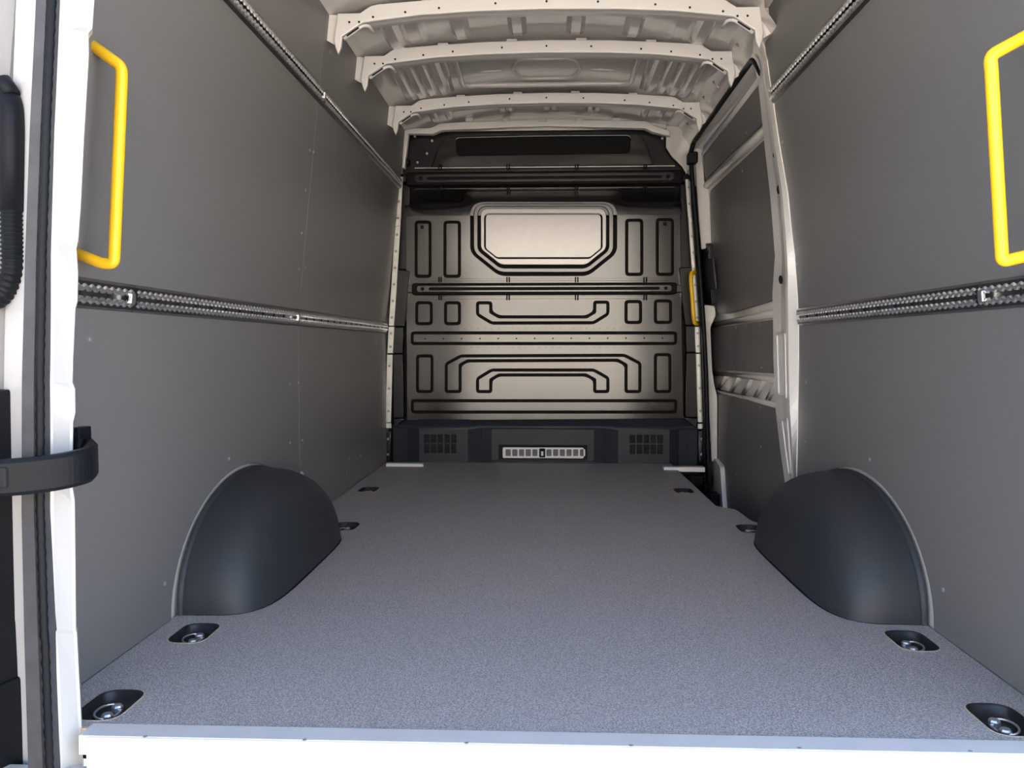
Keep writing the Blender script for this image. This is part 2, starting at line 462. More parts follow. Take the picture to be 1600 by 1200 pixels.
# white tab of the body beyond the left wheel arch
q = at_wall(472, 747, -0.004, -1)
obj('body_tab', plate([tuple(p) for p in fillet([(q.y-0.03,0.10),(q.y+0.03,0.10),(q.y+0.022,q.z+0.01),(q.y-0.005,q.z+0.028),(q.y-0.026,q.z+0.02)], 0.008, 3)], WALL[-1,0], 0.004, bevel=0.001, up=0.006), 'white', wl)

# ------------------------------------------------------------------ wheel arch covers
def arch_mesh(sd):
    rws = []; NA, NB = 40, 18
    w0 = ARCH_W
    for j in range(NB + 1):
        b = math.pi / 2 * j / NB
        row = []
        for i in range(NA + 1):
            n_ = 5.2 - 2.3 * math.sin(math.pi*i/NA) ** 0.8        # squarer at the floor, rounder on top
            d = w0 * math.sin(b) ** (2/n_); k = max(math.cos(b), 0.0) ** (2/n_) if j < NB else 0.0
            row.append((sd*(HALF - d), ARCH_Y - ARCH_A * k * math.cos(math.pi*i/NA), 0.0005 + ARCH_B * k * math.sin(math.pi*i/NA) ** 0.92))
        rws.append(row)
    # lip against the wall
    lip = [[(sd*(HALF - 0.001 - dd), ARCH_Y - (ARCH_A + e2) * math.cos(math.pi*i/NA), 0.0005 + (ARCH_B + e2) * math.sin(math.pi*i/NA) ** 0.92) for i in range(NA + 1)] for dd, e2 in ((0,0.006),(0.012,0.006),(0.014,0.0))]
    return loft(rws), loft(lip)
for sd, nm in ((-1, 'left'), (1, 'right')):
    a, lip = arch_mesh(sd)
    t = thing('wheel_arch_cover', (sd*0.79, ARCH_Y, 0), f'black moulded plastic wheel arch cover against the {nm} wall', 'wheel arch', 'wheel arch covers')
    obj('shell', a, 'arch', t, smooth=True); obj('lip', lip, 'arch', t, smooth=True)

# ------------------------------------------------------------------ lashing rails
def extrude_profile(prof, fr, u0, u1):
    """closed profile of (v, w) swept along u"""
    return loft([[fr @ Vector((u, v, w)) for v, w in prof] for u in (u0, u1)], close=True)
RAILP = [(-0.030,-0.001),(-0.030,0.002),(-0.024,0.010),(-0.0125,0.010),(-0.0115,0.003),(0.0115,0.003),(0.0125,0.010),(0.024,0.010),(0.030,0.002),(0.030,-0.001)]
def track(fr, u0, u1, vc):
    V = []; F = []; pitch = 0.0254; R = 0.0096
    n = int((u1 - u0) / pitch * 8)
    for s in (-1, 1):
        base = len(V)
        for i in range(n + 1):
            u = u0 + (u1 - u0) * i / n
            du = (u - u0 - pitch/2) % pitch; du = min(du, pitch - du)
            h = max(0.0042, math.sqrt(max(0, R*R - du*du)))
            ob = 0.0125 + 0.7 * (h - 0.0042)
            for v, w in ((ob + 0.0035, 0.0098), (ob - 0.0005, 0.0142), (h + 0.001, 0.0142), (h, 0.009)):
                V.append(fr @ Vector((u, vc + s * v, w)))
        for i in range(n):
            for k in range(3):
                F.append((base+i*4+k, base+i*4+k+1, base+(i+1)*4+k+1, base+(i+1)*4+k))
    return mesh(V, F)
rail_screw = disc_mesh(0.0062, 0.002, 8); rail_screw.materials.append(M['dark'])
def rail(label, sd, seg, z, y0, y1, joints):
    fr = WALL[sd, 1]
    t = thing('lashing_rail', (sd * wall_x(z), y0, z), label, 'rail', 'perforated aluminium lashing rails')
    ys = [y0] + joints + [y1]
    for k in range(len(ys) - 1):
        a, b = ys[k] + (0.002 if k else 0), ys[k+1] - 0.002
        prof = [(v + vv(z), w) for v, w in RAILP]
        s = obj('rail_section', extrude_profile(prof, fr, a, b), 'alud', t)
        obj('track', track(fr, a + 0.004, b - 0.004, vv(z)), 'alu', s)
        n = int((b - a) / 0.1016)
        for i in range(n):
            p = fr @ Vector((a + 0.017 + 0.1016 * i, vv(z), 0.0035))
            obj('screw', rail_screw, None, s, loc=p, rot=rot_to((-sd,0,-SLOPE)))
    for j in joints:
        p = fr @ Vector((j, vv(z), 0.013))
        c = bbox((-0.009,-0.011,-0.002), (0.009,0.011,0.006), 0.002); c.transform(Matrix.Translation(p - Vector((0,0.02,0))) @ rot_to((-sd,0,-SLOPE)).to_matrix().to_4x4())
        obj('end_stop', c, 'steel', t)
ZU = 1.545
rail('perforated aluminium lashing rail at waist height on the left wall', -1, 1, KNEE + 0.002, 1.44, YEL, [at_wall(203,470,0,-1).y, at_wall(462,503,0,-1).y])
rail('perforated aluminium lashing rail along the top of the left wall', -1, 1, ZU, 1.44, YEL, [at_wall(503,150,0,-1).y])
rail('perforated aluminium lashing rail at waist height on the right wall', 1, 1, KNEE + 0.002, 1.44, YER - 0.01, [at_wall(1537,460).y])
rail('perforated aluminium lashing rail along the top of the right wall', 1, 1, ZU, 1.44, at_wall(1207, 141).y, [])

# ------------------------------------------------------------------ floor lashing cups
bolt_me = disc_mesh(0.0105, 0.010, 12); bolt_me.materials.append(M['steel'])
for key, x, y, lab in cups:
    t = thing('lashing_cup', (x, y, -0.03), lab, 'lashing point', 'lashing cups sunk in the floor')
    o0 = cup_outline(x, y, 0.0425, 0.0645, 0.035)
    rws = []
    for s, z in ((1.0, 0.0012), (0.985, 0.0012), (0.955, -0.003), (0.86, -0.013), (0.72, -0.018), (0.3, -0.019), (0.02, -0.019)):
        rws.append([(x + (p[0]-x)*s, y + (p[1]-y)*s, z) for p in o0])
    obj('bowl', loft(rws, wrap=True), 'bowl', t, smooth=True)
    sg = -1 if x < 0 else 1
    for dy in (-0.016, 0.020):
        obj('bolt', bolt_me, None, t, loc=(x - sg*0.003, y + dy, -0.019))
    ring = [(x + sg*0.006 + 0.020*math.cos(th), y + 0.004 + 0.030*math.sin(th), -0.015 + 0.003*sg*math.cos(th)) for th in [math.pi*2*k/20 for k in range(20)]]
    obj('ring', tube(ring, 0.0024, 2, True), 'steel', t, smooth=True)

# ------------------------------------------------------------------ rear sill
sill = thing('trim_1', (0, Y_REAR, -0.1), 'bright aluminium sill strip across the rear edge of the floor', kind='structure')
YT0 = at_z(850, 1163.5, 0.003).y
obj('sill_top', bbox((at_z(133,1143).x, YT0, -0.03), (0.98, YF0, 0.003), 0.0015), 'sill', sill)
obj('sill_face', bbox((at_z(126,1160).x, YT0 - 0.004, -0.055), (0.98, YT0 + 0.01, 0.0022), 0.003), 'sill', sill)
obj('bumper', bbox((-1.0, YT0 - 0.03, -0.35), (1.0, YT0 + 0.02, -0.055), 0.008), 'wdim', sill)
scr_me = disc_mesh(0.0035, 0.0012); scr_me.materials.append(M['rivet'])
for p in ((227,1151),(476,1156),(729,1161),(986,1165),(1249,1169),(1516,1174)):
    q = at_z(*p, 0.003)
    obj('screw', scr_me, None, sill, loc=(q.x, q.y, 0.0028))

# ------------------------------------------------------------------ bulkhead
YB = Y_BULK
def bk(px, py, y=None):
    p = at_y(px, py, y or YB); return (p.x, p.z)
def bkp(pts, y=None): return [bk(*p, y) for p in pts]
PXM = 1 / (FPX / YB)                                   # metres per photo pixel on the bulkhead
bh = thing('bulkhead', (0, YB, 0), 'black pressed steel bulkhead closing off the cab', 'bulkhead')
obj('back_sheet', box((-1.0, YB + 0.05, -0.06), (0.868, YB + 0.06, 1.96)), 'channel', bh)
def rect(x0, y0, x1, y1): return [(x0, y1), (x1, y1), (x1, y0), (x0, y0)]
press = []          # outlines (outer edge of the dark channel) in pixels, corner radius
for r in ((649,346,673,433),(694,346,719,433),(978,343,1004,430),(1026,342,1052,430),
          (650,472,675,507),(695,472,719,507),(977,470,1002,505),(1023,469,1049,505),
          (651,555,676,613),(1023,553,1048,613),
          (643,519,1057,538),(643,625,1057,645)):
    press.append((rect(*r), 5))
press.append(([(745,472),(768,472),(768,487),(780,494),(916,494),(928,487),(928,471),(951,471),(951,491),(928,505.5),(768,506),(745,492)], 4))
press.append(([(696,613),(696,568),(720,555),(976,554),(1001,567),(1001,613),(977,613),(977,571),(965,564),(731,565),(720,571),(720,613)], 4))
press.append(([(745,613),(745,591),(768,577),(928,577),(951,590),(951,613),(928,613),(928,594),(915,587),(780,587),(768,594),(768,613)], 4))
main_out = bkp([(636,657),(1068,654),(1065,500),(1063,335),(634,337)])
holes = []
for pts, r in press:
    m = bkp(pts)
    holes.append([tuple(p) for p in fillet(offset(m, -0.0035), r * PXM + 0.003, 3)])
win = [(757,334),(740,0)]
W0 = [(737,330),(750,316),(948,315),(962,329),(961,384),(926,429),(780,430),(737,389)]
def ring_px(l, t, r, b, cut, rr):
    """window outline: rounded top corners, bevelled lower corners"""
    return [(l, t), (r, t), (r, b - cut), (r - cut*1.25, b), (l + cut*1.25, b), (l, b - cut)]
def rf(pts, rad): 
    return [tuple(p) for p in fillet(bkp(pts), [rad*PXM, rad*PXM, rad*0.5*PXM, rad*0.5*PXM, rad*0.5*PXM, rad*0.5*PXM], 5)]
Wo = ring_px(735, 316, 964, 431, 36, 20)
W1 = ring_px(740, 318.5, 958.5, 426, 32, 18)
W1i = ring_px(747, 323, 951, 419, 28, 14)
W2 = ring_px(751.5, 326.5, 947, 414, 25, 12)
W2i = ring_px(757, 334, 941, 404.5, 16, 8)
W3 = ring_px(759, 336, 939, 402.5, 14, 6)
obj('main_panel', plate(main_out, FY(YB), 0.025, holes + [rf(Wo, 22)], bevel=0.0015), 'black', bh)
obj('channel_sheet', plate(bkp([(628,662),(1076,660),(1072,330),(628,330)]), FY(YB + 0.03), 0.004), 'channel', bh)
for pts, r in press:
    m = offset(bkp(pts), 0.0105)
    obj('pressing', plate([tuple(p) for p in fillet(m, max(r - 2, 1.5) * PXM, 3)], FY(YB - 0.003), 0.03, bevel=0.003, res=2), 'black', bh)
wf = obj('window_frame', plate(rf(W1, 19), FY(YB - 0.012), 0.03, [rf(W1i, 15)], bevel=0.004, res=2), 'black', bh)
obj('frame_ring', plate(rf(W2, 12), FY(YB - 0.012), 0.02, [rf(W2i, 8)], bevel=0.0025, res=2), 'blank', wf)
obj('blanking_plate', plate(rf(W3, 6), FY(YB - 0.010), 0.018, bevel=0.002), 'blank', wf)
# curved band above the main panel
zA, zB = bk(850, 336)[1], bk(850, 292)[1]
xl, xr = bk(632, 336)[0], bk(1066, 334)[0]
prof = [(0.001, -0.03), (0.0015, 0.08), (0.004, 0.2), (0.009, 0.32), (0.018, 0.45), (0.030, 0.58), (0.040, 0.72), (0.045, 0.86), (0.046, 1.0)]
cv = []
for i in range(41):
    x = xl + (xr - xl) * i / 40
    px = 632 + 434 * i / 40
    k = 1.0 if (px < 720 or px > 978) else 0.55
    cv.append([(x, YB + d * k, zA + (zB - zA) * s) for d, s in prof])
obj('upper_cove', loft(cv), 'black', bh, smooth=True)
obj('cove_side', box((xl - 0.02, YB + 0.03, zA), (xl, YB + 0.05, zB)), 'black', bh)
# crossbars
cb = disc_mesh(0.010, 0.006, 12); cb.materials.append(M['channel'])
for (x0, y0, x1, y1), gx in (((634,265,1068,290), 14), ((643,441,1058,461), 8)):
    yb = YB - 0.03
    A, B = bk(x0, y1, yb), bk(x1, y0, yb)
    t = obj('crossbar', plate(rrect(A[0], A[1], B[0], B[1], 0.02, 4), FY(yb), 0.05, bevel=0.008, res=3), 'channel', bh)
    A, B = bk(x0 + gx, y1 - 4, yb), bk(x1 - gx, y0 + 4, yb)
    zc = (A[1] + B[1]) / 2
    slot = rrect(A[0] + 0.07, zc - 0.006, B[0] - 0.07, zc + 0.006, 0.006, 4)
    obj('bar_face', plate(rrect(A[0], A[1], B[0], B[1], 0.028, 6), FY(yb - 0.008), 0.010, [slot], bevel=0.003, res=2), 'blackp' if y0 < 300 else 'black', t)
    for x in (A[0] + 0.035, B[0] - 0.035):
        obj('bolt', cb, None, t, loc=(x, yb - 0.008, zc), rot=(math.pi/2, 0, 0))
    for sd, x in ((-1, x0), (1, x1)):
        q = bk(x, (y0 + y1) / 2, yb)
        obj('bar_end', bbox((q[0] - 0.035, yb + 0.004, q[1] - 0.022), (q[0] + 0.035, yb + 0.05, q[1] + 0.022), 0.004), 'black', t)
    # perforated lips above and below with dark clips
    for yy, dd in ((y0 - 4, 1), (y1 + 4, -1)):
        A, B = bk(x0 + 14, yy + 2.5), bk(x1 - 14, yy - 2.5)
        lip = obj('perforated_lip', plate([(A[0],A[1]),(B[0],A[1]),(B[0],B[1]),(A[0],B[1])], FY(YB - 0.004), 0.006, bevel=0.001), 'strip' if (y0 < 300 and dd == 1) else 'black', t)
        for cx in (688, 794, 901, 1008):
            q = bk(cx, yy)
            obj('clip', bbox((q[0]-0.010, YB - 0.014, q[1]-0.014), (q[0]-0.003, YB, q[1]+0.014), 0.001), 'channel', lip)
            obj('clip', bbox((q[0]+0.003, YB - 0.014, q[1]-0.014), (q[0]+0.010, YB, q[1]+0.014), 0.001), 'channel', lip)
# holes in the wide pressing, stamped dimples in rows
hm = disc_mesh(0.0045, 0.0012, 8); hm.materials.append(M['channel'])
for k in range(14):
    q = bk(664.5 + 28.5 * k, 529.3 - 0.09 * k)
    obj('hole', hm, None, bh, loc=(q[0], YB - 0.003, q[1]), rot=(math.pi/2,0,0))
for (px, py) in ((660,355),(1039,350)):
    q = bk(px, py); obj('hole', cb, None, bh, loc=(q[0], YB - 0.003, q[1]), rot=(math.pi/2,0,0))
dm = []
for row in (514, 543.5):
    for k in range(38):
        if k % 9 in (4,): continue
        q = bk(652 + 10.6 * k, row - 0.02 * k)
        d = disc_mesh(0.0035, 0.0022, 6); d.transform(Matrix.Translation((q[0], YB, q[1])) @ Matrix.Rotation(math.pi/2, 4, 'X')); dm.append(d)
tag(obj('stamped_dimples', join(dm), 'black', bh), kind='stuff')
# upper section
YU = YB - 0.0
top_out = bkp([(638,205),(676,206),(690,199),(850,193),(1008,196),(1022,203),(1040,206),(1041,233),(1050,246),(1066,262),(1072,275),(850,280),(626,278),(629,262)], YU)
slot_px = [tuple(p) for p in fillet(bkp([(712,216),(850,213),(985,212),(984,238),(850,240),(714,242)], YU), 0.022, 4)]
trap = [tuple(p) for p in fillet(bkp([(672,262),(692,213),(850,208),(1004,208),(1023,258)], YU), [0.005,0.05,0.0,0.05,0.005], 5)]
obj('upper_panel', plate(top_out, FY(YU + 0.03), 0.008), 'blackp', bh)
up = obj('upper_pressing', plate(trap, FY(YU + 0.010), 0.018, [slot_px], bevel=0.006, res=2), 'black', bh)
obj('slot_floor', plate([(p.x, p.y) for p in offset(slot_px, -0.004)], FY(YU + 0.022), 0.004), 'channel', up)
sm = disc_mesh(0.007, 0.004, 10); sm.materials.append(M['strip'])
for p in ((647,211),(674,218),(666,238),(651,252),(692,203),(717,202),(769,199.5),(822,198),(875,197.5),(927,197.5),(979,198),(1006,199),(1035,205),(1036,214)):
    q = bk(*p, YU); obj('screw', sm, None, bh, loc=(q[0], YU + 0.03, q[1]), rot=(math.pi/2,0,0))
# left clamp at the upper corner
q = bk(632, 254, YU); obj('clamp', bbox((q[0]-0.03, YU - 0.03, q[1]-0.02), (q[0]+0.03, YU + 0.03, q[1]+0.02), 0.012, 3), 'plastic', bh)
# side posts and dark reveals
for pts in ([(620,422),(641,424),(640,440),(634,510),(617,510)], [(617,511.5),(632,511.5),(631,552),(615.5,552)], [(615.5,553.5),(631,553.5),(633,652),(616,652)], [(616,653.5),(634,653.5),(627,659),(619,669)],
            [(1081,418),(1060,420),(1062,440),(1069,508),(1086,508)], [(1086,509.5),(1070,509.5),(1071,550),(1087,550)], [(1087,551.5),(1071,551.5),(1069,651),(1089,651)], [(1089,652.5),(1068,652.5),(1075,659),(1086,668)]):
    obj('side_post', plate(bkp(pts), FY(YB - 0.035), 0.06, bevel=0.004, res=2), 'blackp', bh)
for pts in ([(625,285),(640,290),(638,420),(622,420)], [(1064,288),(1079,285),(1082,418),(1064,418)]):
    obj('side_reveal', plate(bkp(pts), FY(YB + 0.015), 0.03, bevel=0.003), 'blackp', bh)
# perforated mounting strips
bm_ = disc_mesh(0.0075, 0.006, 10); bm_.materials.append(M['rivet'])
def strip(path, w, nb, tone):
    for (a, b) in zip(path[:-1], path[1:]):
        pts = [(a[0]-w/2, a[1]), (a[0]+w/2, a[1]), (b[0]+w/2, b[1]), (b[0]-w/2, b[1])]
        obj('mounting_strip', plate(bkp(pts, YB - 0.05), FY(YB - 0.05), 0.02, bevel=0.002), tone, bh)
    n = 0; L = path[-1][1] - path[0][1]
    for k in range(nb):
        y = path[0][1] + L * (k + 0.5) / nb
        for a, b in zip(path[:-1], path[1:]):
            if a[1] <= y <= b[1]:
                x = a[0] + (b[0]-a[0]) * (y-a[1]) / max(1e-6, b[1]-a[1])
                q = bk(x, y, YB - 0.05)
                obj('strip_bolt', bm_, None, bh, loc=(q[0], YB - 0.05, q[1]), rot=(math.pi/2,0,0))
strip([(625,276),(622,340),(617,424),(611.5,509)], 8.5, 9, 'strip')
strip([(611.5,510.5),(609.5,552)], 9, 2, 'strip')
strip([(609,554),(606.5,660)], 9, 3, 'strip')
strip([(606.5,674),(606,722)], 8, 2, 'black')
strip([(1075,280),(1079.5,340),(1085.5,424),(1090,509)], 8.5, 9, 'strip')
strip([(1090,510.5),(1091.5,551)], 9, 2, 'strip')
strip([(1092,553),(1095,660)], 9, 3, 'strip')
strip([(1095.5,674),(1096,722)], 8, 2, 'black')
for px, py in ((607,665),(1095,666),(1081,344),(619,350)):
    q = bk(px, py, YB - 0.055); obj('strip_clip', bbox((q[0]-0.016, YB-0.06, q[1]-0.014), (q[0]+0.016, YB-0.045, q[1]+0.014), 0.002), 'strip', bh)
# lower plastic trim
YT = 4.615
lt = thing('lower_trim', (0, YT, 0), parent=bh)
zt, zt2 = bk(850, 655, YT)[1], bk(850, 668, YT)[1]
prof = [(612,0.045),(622,0.04),(636,0.03),(655,0.0),(731,0.0),(752,0.040),(768,0.022),(928,0.022),(944,0.040),(966,0.0),(1046,0.0),(1062,0.03),(1078,0.04),(1092,0.045)]
def trimrow(z, extra): return [(bk(px, 690, YT)[0], YT + d * (1 if extra == 0 else 0.4) + extra, z) for px, d in prof]
obj('trim_top', loft([trimrow(zt2 - 0.012, 0), trimrow(zt2, 0.006), trimrow(zt2 + 0.012, 0.022), trimrow(zt, 0.05)]), 'ltrim', lt, smooth=True)
def trim_face(i0, i1):
    r0, r1 = trimrow(-0.02, 0)[i0:i1+1], trimrow(zt2 - 0.012, 0)[i0:i1+1]
    return loft([r0, r1])
for i0, i1 in ((0,3),(4,6),(7,9),(10,13)):
    obj('trim_face', trim_face(i0, i1), 'ltrim', lt, smooth=False)
zlo, zhi = -0.02, zt2 - 0.012
VL = [(662.5,671),(673,681.5),(683.5,692),(694.5,702.5),(705,713)]
VR = [(984,992.5),(995,1003.5),(1006,1014.5),(1016.5,1025),(1027,1036)]
for (xa, xb), cols, rws_ in (((655,731), VL, ((679,692.5),(694.5,708))), ((966,1046), VR, ((679.5,692.5),(695,709.5)))):
    hs = []
    for c0, c1 in cols:
        for r0, r1 in rws_:
            A, B = bk(c0, r1, YT), bk(c1, r0, YT); hs.append(rrect(A[0], A[1], B[0], B[1], 0.003, 2))
    X0, X1 = bk(xa, 690, YT)[0], bk(xb, 690, YT)[0]
    vp = obj('vent_panel', plate([(X0,zlo),(X1,zlo),(X1,zhi),(X0,zhi)], FY(YT), 0.012, hs), 'ltrim', lt)
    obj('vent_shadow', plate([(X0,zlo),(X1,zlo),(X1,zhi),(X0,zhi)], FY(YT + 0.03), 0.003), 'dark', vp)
# central face with the opening for the step grille
YC = YT + 0.022
X0, X1 = bk(768, 690, YT)[0], bk(928, 690, YT)[0]
gA, gB = bk(779, 718, YC), bk(918, 695.5, YC)
obj('centre_panel', plate([(X0,zlo),(X1,zlo),(X1,zhi),(X0,zhi)], FY(YC), 0.01, [[(gA[0],gA[1]),(gB[0],gA[1]),(gB[0],gB[1]),(gA[0],gB[1])]]), 'ltrim', lt)
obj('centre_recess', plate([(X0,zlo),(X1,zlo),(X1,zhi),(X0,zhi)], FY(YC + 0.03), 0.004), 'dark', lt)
A, B = bk(785.5, 715.5, YC), bk(912, 699.5, YC)
cells = []
for k in range(12):
    if k == 5: continue
    cx = 794.6 + 10.45 * k - (0.6 if k < 5 else -0.4)
    a, b = bk(cx - 4, 712.6, YC), bk(cx + 4, 702, YC); cells.append(rrect(a[0], a[1], b[0], b[1], 0.007, 3))
gl = obj('grille', plate(rrect(A[0], A[1], B[0], B[1], 0.008, 3), FY(YC - 0.004), 0.012, cells, bevel=0.001), 'white', lt)
obj('grille_mesh', plate([(A[0]+.005,A[1]+.005),(B[0]-.005,A[1]+.005),(B[0]-.005,B[1]-.005),(A[0]+.005,B[1]-.005)], FY(YC + 0.005), 0.002), 'cell', gl)
a, b = bk(842.5, 714.5, YC), bk(852, 700.5, YC); c, d = bk(845.5, 712, YC), bk(849, 705, YC)
obj('latch', plate(rrect(a[0], a[1], b[0], b[1], 0.006, 3), FY(YC - 0.008), 0.008, [rrect(c[0], c[1], d[0], d[1], 0.002, 2)], bevel=0.001), 'channel', gl)
a, b = bk(766, 720.5, YT), bk(930, 717, YT)
obj('floor_lip', bbox((a[0], YT - 0.005, 0.0005), (b[0], YC + 0.004, 0.010), 0.002), 'ltrim', lt)
# white floor corners of the body
for (xa, xb, ya, yb_), nm in (((603,662,720.5,727.5), 'l'), ((1037,1101,722,733), 'r')):
    p, q = at_z(xa, yb_, 0.004), at_z(xb, yb_, 0.004)
    obj('floor_corner', bbox((p.x, p.y - 0.005, -0.01), (q.x, p.y + 0.05, 0.016), 0.003), 'white', bh)

# yellow handle on the right mounting strip
t = thing('grab_handle', (bk(1090,508)[0], YB - 0.06, bk(1090,508)[1]), 'short yellow grab handle beside the bulkhead at the side door', 'grab handle', 'yellow grab handles')
P3 = [at_y(1090,425,YB-0.06), at_y(1080,426,YB-0.13), at_y(1079.5,440,YB-0.14), at_y(1084,497,YB-0.14), at_y(1085,505,YB-0.13), at_y(1094,505,YB-0.06)]
obj('bar', tube(fillet(P3, 0.02, 4, cyc=False), 0.011, 4), 'yellow', t, smooth=True)
for p in (at_y(1089,425,YB-0.065), at_y(1092,505,YB-0.065)):
    obj('foot', bbox((p.x-0.016,p.y-0.004,p.z-0.014),(p.x+0.016,p.y+0.006,p.z+0.014),0.003), 'yellow', t)

# ------------------------------------------------------------------ roof front header and right cant rail
hd = thing('trim_2', (0, 4.52, 1.8), 'white roof header above the black bulkhead', kind='structure')
YH = YB - 0.06
hdr = bkp([(632,200),(672,200),(688,192),(850,186),(1010,189),(1024,197),(1047,204),(1047,212),(1020,206),(1008,200),(850,197),(690,203),(676,209),(638,208),(632,262),(628,262)], YH)
obj('header_beam', plate(hdr, FY(YH), 0.05, bevel=0.004, res=2), 'white', hd)
for px in (733,791,848,905,963):
    q = bk(px, 187, YH); obj('bonding_tab', bbox((q[0]-0.022, YH-0.004, q[1]-0.012), (q[0]+0.022, YH+0.03, q[1]+0.01), 0.004), 'wprimer', hd)
obj('header_fill', box((-0.8, YH + 0.05, 1.84), (0.8, YH + 0.06, 1.98)), 'wprimer', hd)
# cant rail above the sliding door
cr = thing('trim_3', (0.78, 3.0, 1.73), 'white body rail with clip holes above the sliding door', kind='structure')
ZD = 1.728
rws = []
for y in (2.93, 3.2, 3.5, 3.8, 4.1, 4.4, 4.72):
    rws.append([(wall_x(ZD) + 0.05, y, ZD - 0.012), (wall_x(ZD) + 0.004, y, ZD), (wall_x(ZD) - 0.004, y, ZD + 0.02), (0.765, y, 1.775), (0.745, y, 1.80), (0.742, y, 1.83), (0.70, y, 1.862)])
obj('rail_skin', loft(rws), 'wprimer', cr, smooth=True)
for k in range(7):
    y = 3.05 + 0.23 * k
    obj('rail_bead', tube([(0.758, y, 1.785), (0.742, y + 0.05, 1.825)], 0.006, 2), 'wprimer', cr, smooth=True)
tri = mesh([(0,0,0),(0.02,0,0),(0.010,0.018,0),(0,0,0.004),(0.02,0,0.004),(0.010,0.018,0.004)], [(0,2,1),(3,4,5),(0,1,4,3),(1,2,5,4),(2,0,3,5)])
tri.materials.append(M['dark'])
for p in ((1167,65),(1145,98),(1125,128),(1111,148),(1103,163),(1092,178),(1073,199),(1042,217)):
    d = ray(*p); t_ = 0.764 / d.x; q = CAM + d * t_
    obj('clip_hole', tri, None, cr, loc=(0.7625, q.y, q.z), rot=(math.pi/2, 0, -math.pi/2))
# front corner of the body right of the upper bulkhead
obj('corner_gusset', plate(bkp([(1041,196),(1060,196),(1100,190),(1100,290),(1076,290),(1073,272),(1066,260),(1050,244),(1041,230)], YB - 0.02), FY(YB - 0.02), 0.02, bevel=0.003), 'wprimer', cr)

# ------------------------------------------------------------------ pillar between side door and lining (C pillar)
cp = thing('trim_4', (HALF, 3.0, 0), 'white painted door pillar at the rear of the sliding door opening', kind='structure')
def wy(px, py): p = at_wall(px, py); return (p.y, p.z)
PIL = [(-40,1180,1172,1150),(20,1186,1178,1152),(60,1190,1181,1156),(84,1195,1187,1165),(94,1198,1190,1178),(130,1203,1196,1186),(230,1218,1210,1196),(300,1230,1221,1204),(360,1236,1226,1209),(400,1241,1229,1212),(430,1243,1230,1210),(460,1245,1230,1208),(500,1247,1230.5,1209),(560,1247,1231,1209.5),(640,1246,1233,1213),(700,1245,1237,1220),(757,1244,1240,1228),(800,1243,1241,1234)]
PIL2 = []
for A_, B_ in zip(PIL[:-1], PIL[1:]):
    for k in range(4): PIL2.append([u * (1 - k / 4) + w * k / 4 for u, w in zip(A_, B_)])
rws = []
for py, R_, C_, L_ in PIL2 + [PIL[-1]]:
    a_, b_, c_, d_ = at_wall(R_, py, -0.003), at_wall(C_ + 1, py, -0.026), at_wall(C_ - 2.5, py, -0.024), at_wall(L_, py, 0.0)
    rws.append([a_ + Vector((0.03,-0.002,0)), a_, b_, b_ + (c_ - b_) * 0.5, c_, c_ * 0.5 + d_ * 0.5 + Vector((0.006,0,0)), d_ + Vector((-0.004,-0.004,0)), d_, d_ + Vector((0.07, 0.005, 0))])
obj('pillar_skin', loft(rws), 'white', cp)
def wpan(pts, up, t, mname, name, par, seg, off=0.0, bev=0.002):
    fr = WALL[1, seg] @ Matrix.Translation((0, 0, -off))
    ps = []
    for p in pts:
        q = at_wall(*p, off)
        ps.append((q.y, q.z if seg == 0 else vv(q.z)))
    return obj(name, plate([tuple(x) for x in fillet(ps, 0.02, 3)], fr, t, bevel=bev, up=up), mname, par)
def prec(pts, name='pillar_recess'):
    ps = [at_wall(px, py, o_) for px, py, o_ in pts]
    ps = fillet(ps, 0.015, 3)
    obj(name, tube(ps, 0.0035, 2, True), 'white', cp, smooth=True)
prec([(1214,522,-0.006),(1227,522,-0.022),(1229,622,-0.022),(1217,617,-0.008)])
prec([(1222,656,-0.010),(1231,654,-0.022),(1237,738,-0.022),(1233,742,-0.014)])
for p, rr in (((1210,242),0.010),((1217,296),0.016),((1220,437),0.016)):
    q = at_wall(*p); n = (-1,0,-SLOPE)
    d = disc_mesh(rr, 0.002, 12)
    obj('pillar_hole', d, 'dark', cp, loc=at_wall(*p, -0.02), rot=rot_to((-1,-0.15,-SLOPE)))

# ------------------------------------------------------------------ sliding door
OFF = 0.055
dr = thing('door_1', (HALF + OFF, 3.8, 0), 'white sliding side door lined with dark grey boards', kind='structure')
zs = [-0.30, 0.3, KNEE, 1.2, 1.6, 1.93]
obj('door_skin', join([loft([[(wall_x(z) + OFF + o_, y, z) for z in zs] for y in (2.95, 5.5)]) for o_ in (0.012, 0.06)]), 'white', dr)
def dpan(pts, seg, name='door_board', m='lining', up=0.0, t=0.008, r=0.02):
    fr = WALL[1, seg] @ Matrix.Translation((0, 0, -OFF))
    ps = []
    for p in pts:
        q = at_wall(*p, OFF); ps.append((q.y, q.z if seg == 0 else vv(q.z)))
    return obj(name, plate([tuple(x) for x in fillet(ps, r, 3)], fr, t, bevel=0.0015, up=up), m, dr)
dpan([(1097.5,232),(1103,281),(1230,158),(1225,60)], 1, r=0.03)
dpan([(1109,300),(1112,400),(1115,440),(1122,492),(1140,492),(1240,462),(1240,178)], 1, r=0.03)
dpan([(1112,513),(1114,577),(1240,586),(1240,495)], 0)
dpan([(1121,616),(1122,717),(1132,728),(1136,790),(1140,830),(1260,900),(1260,645)], 0)
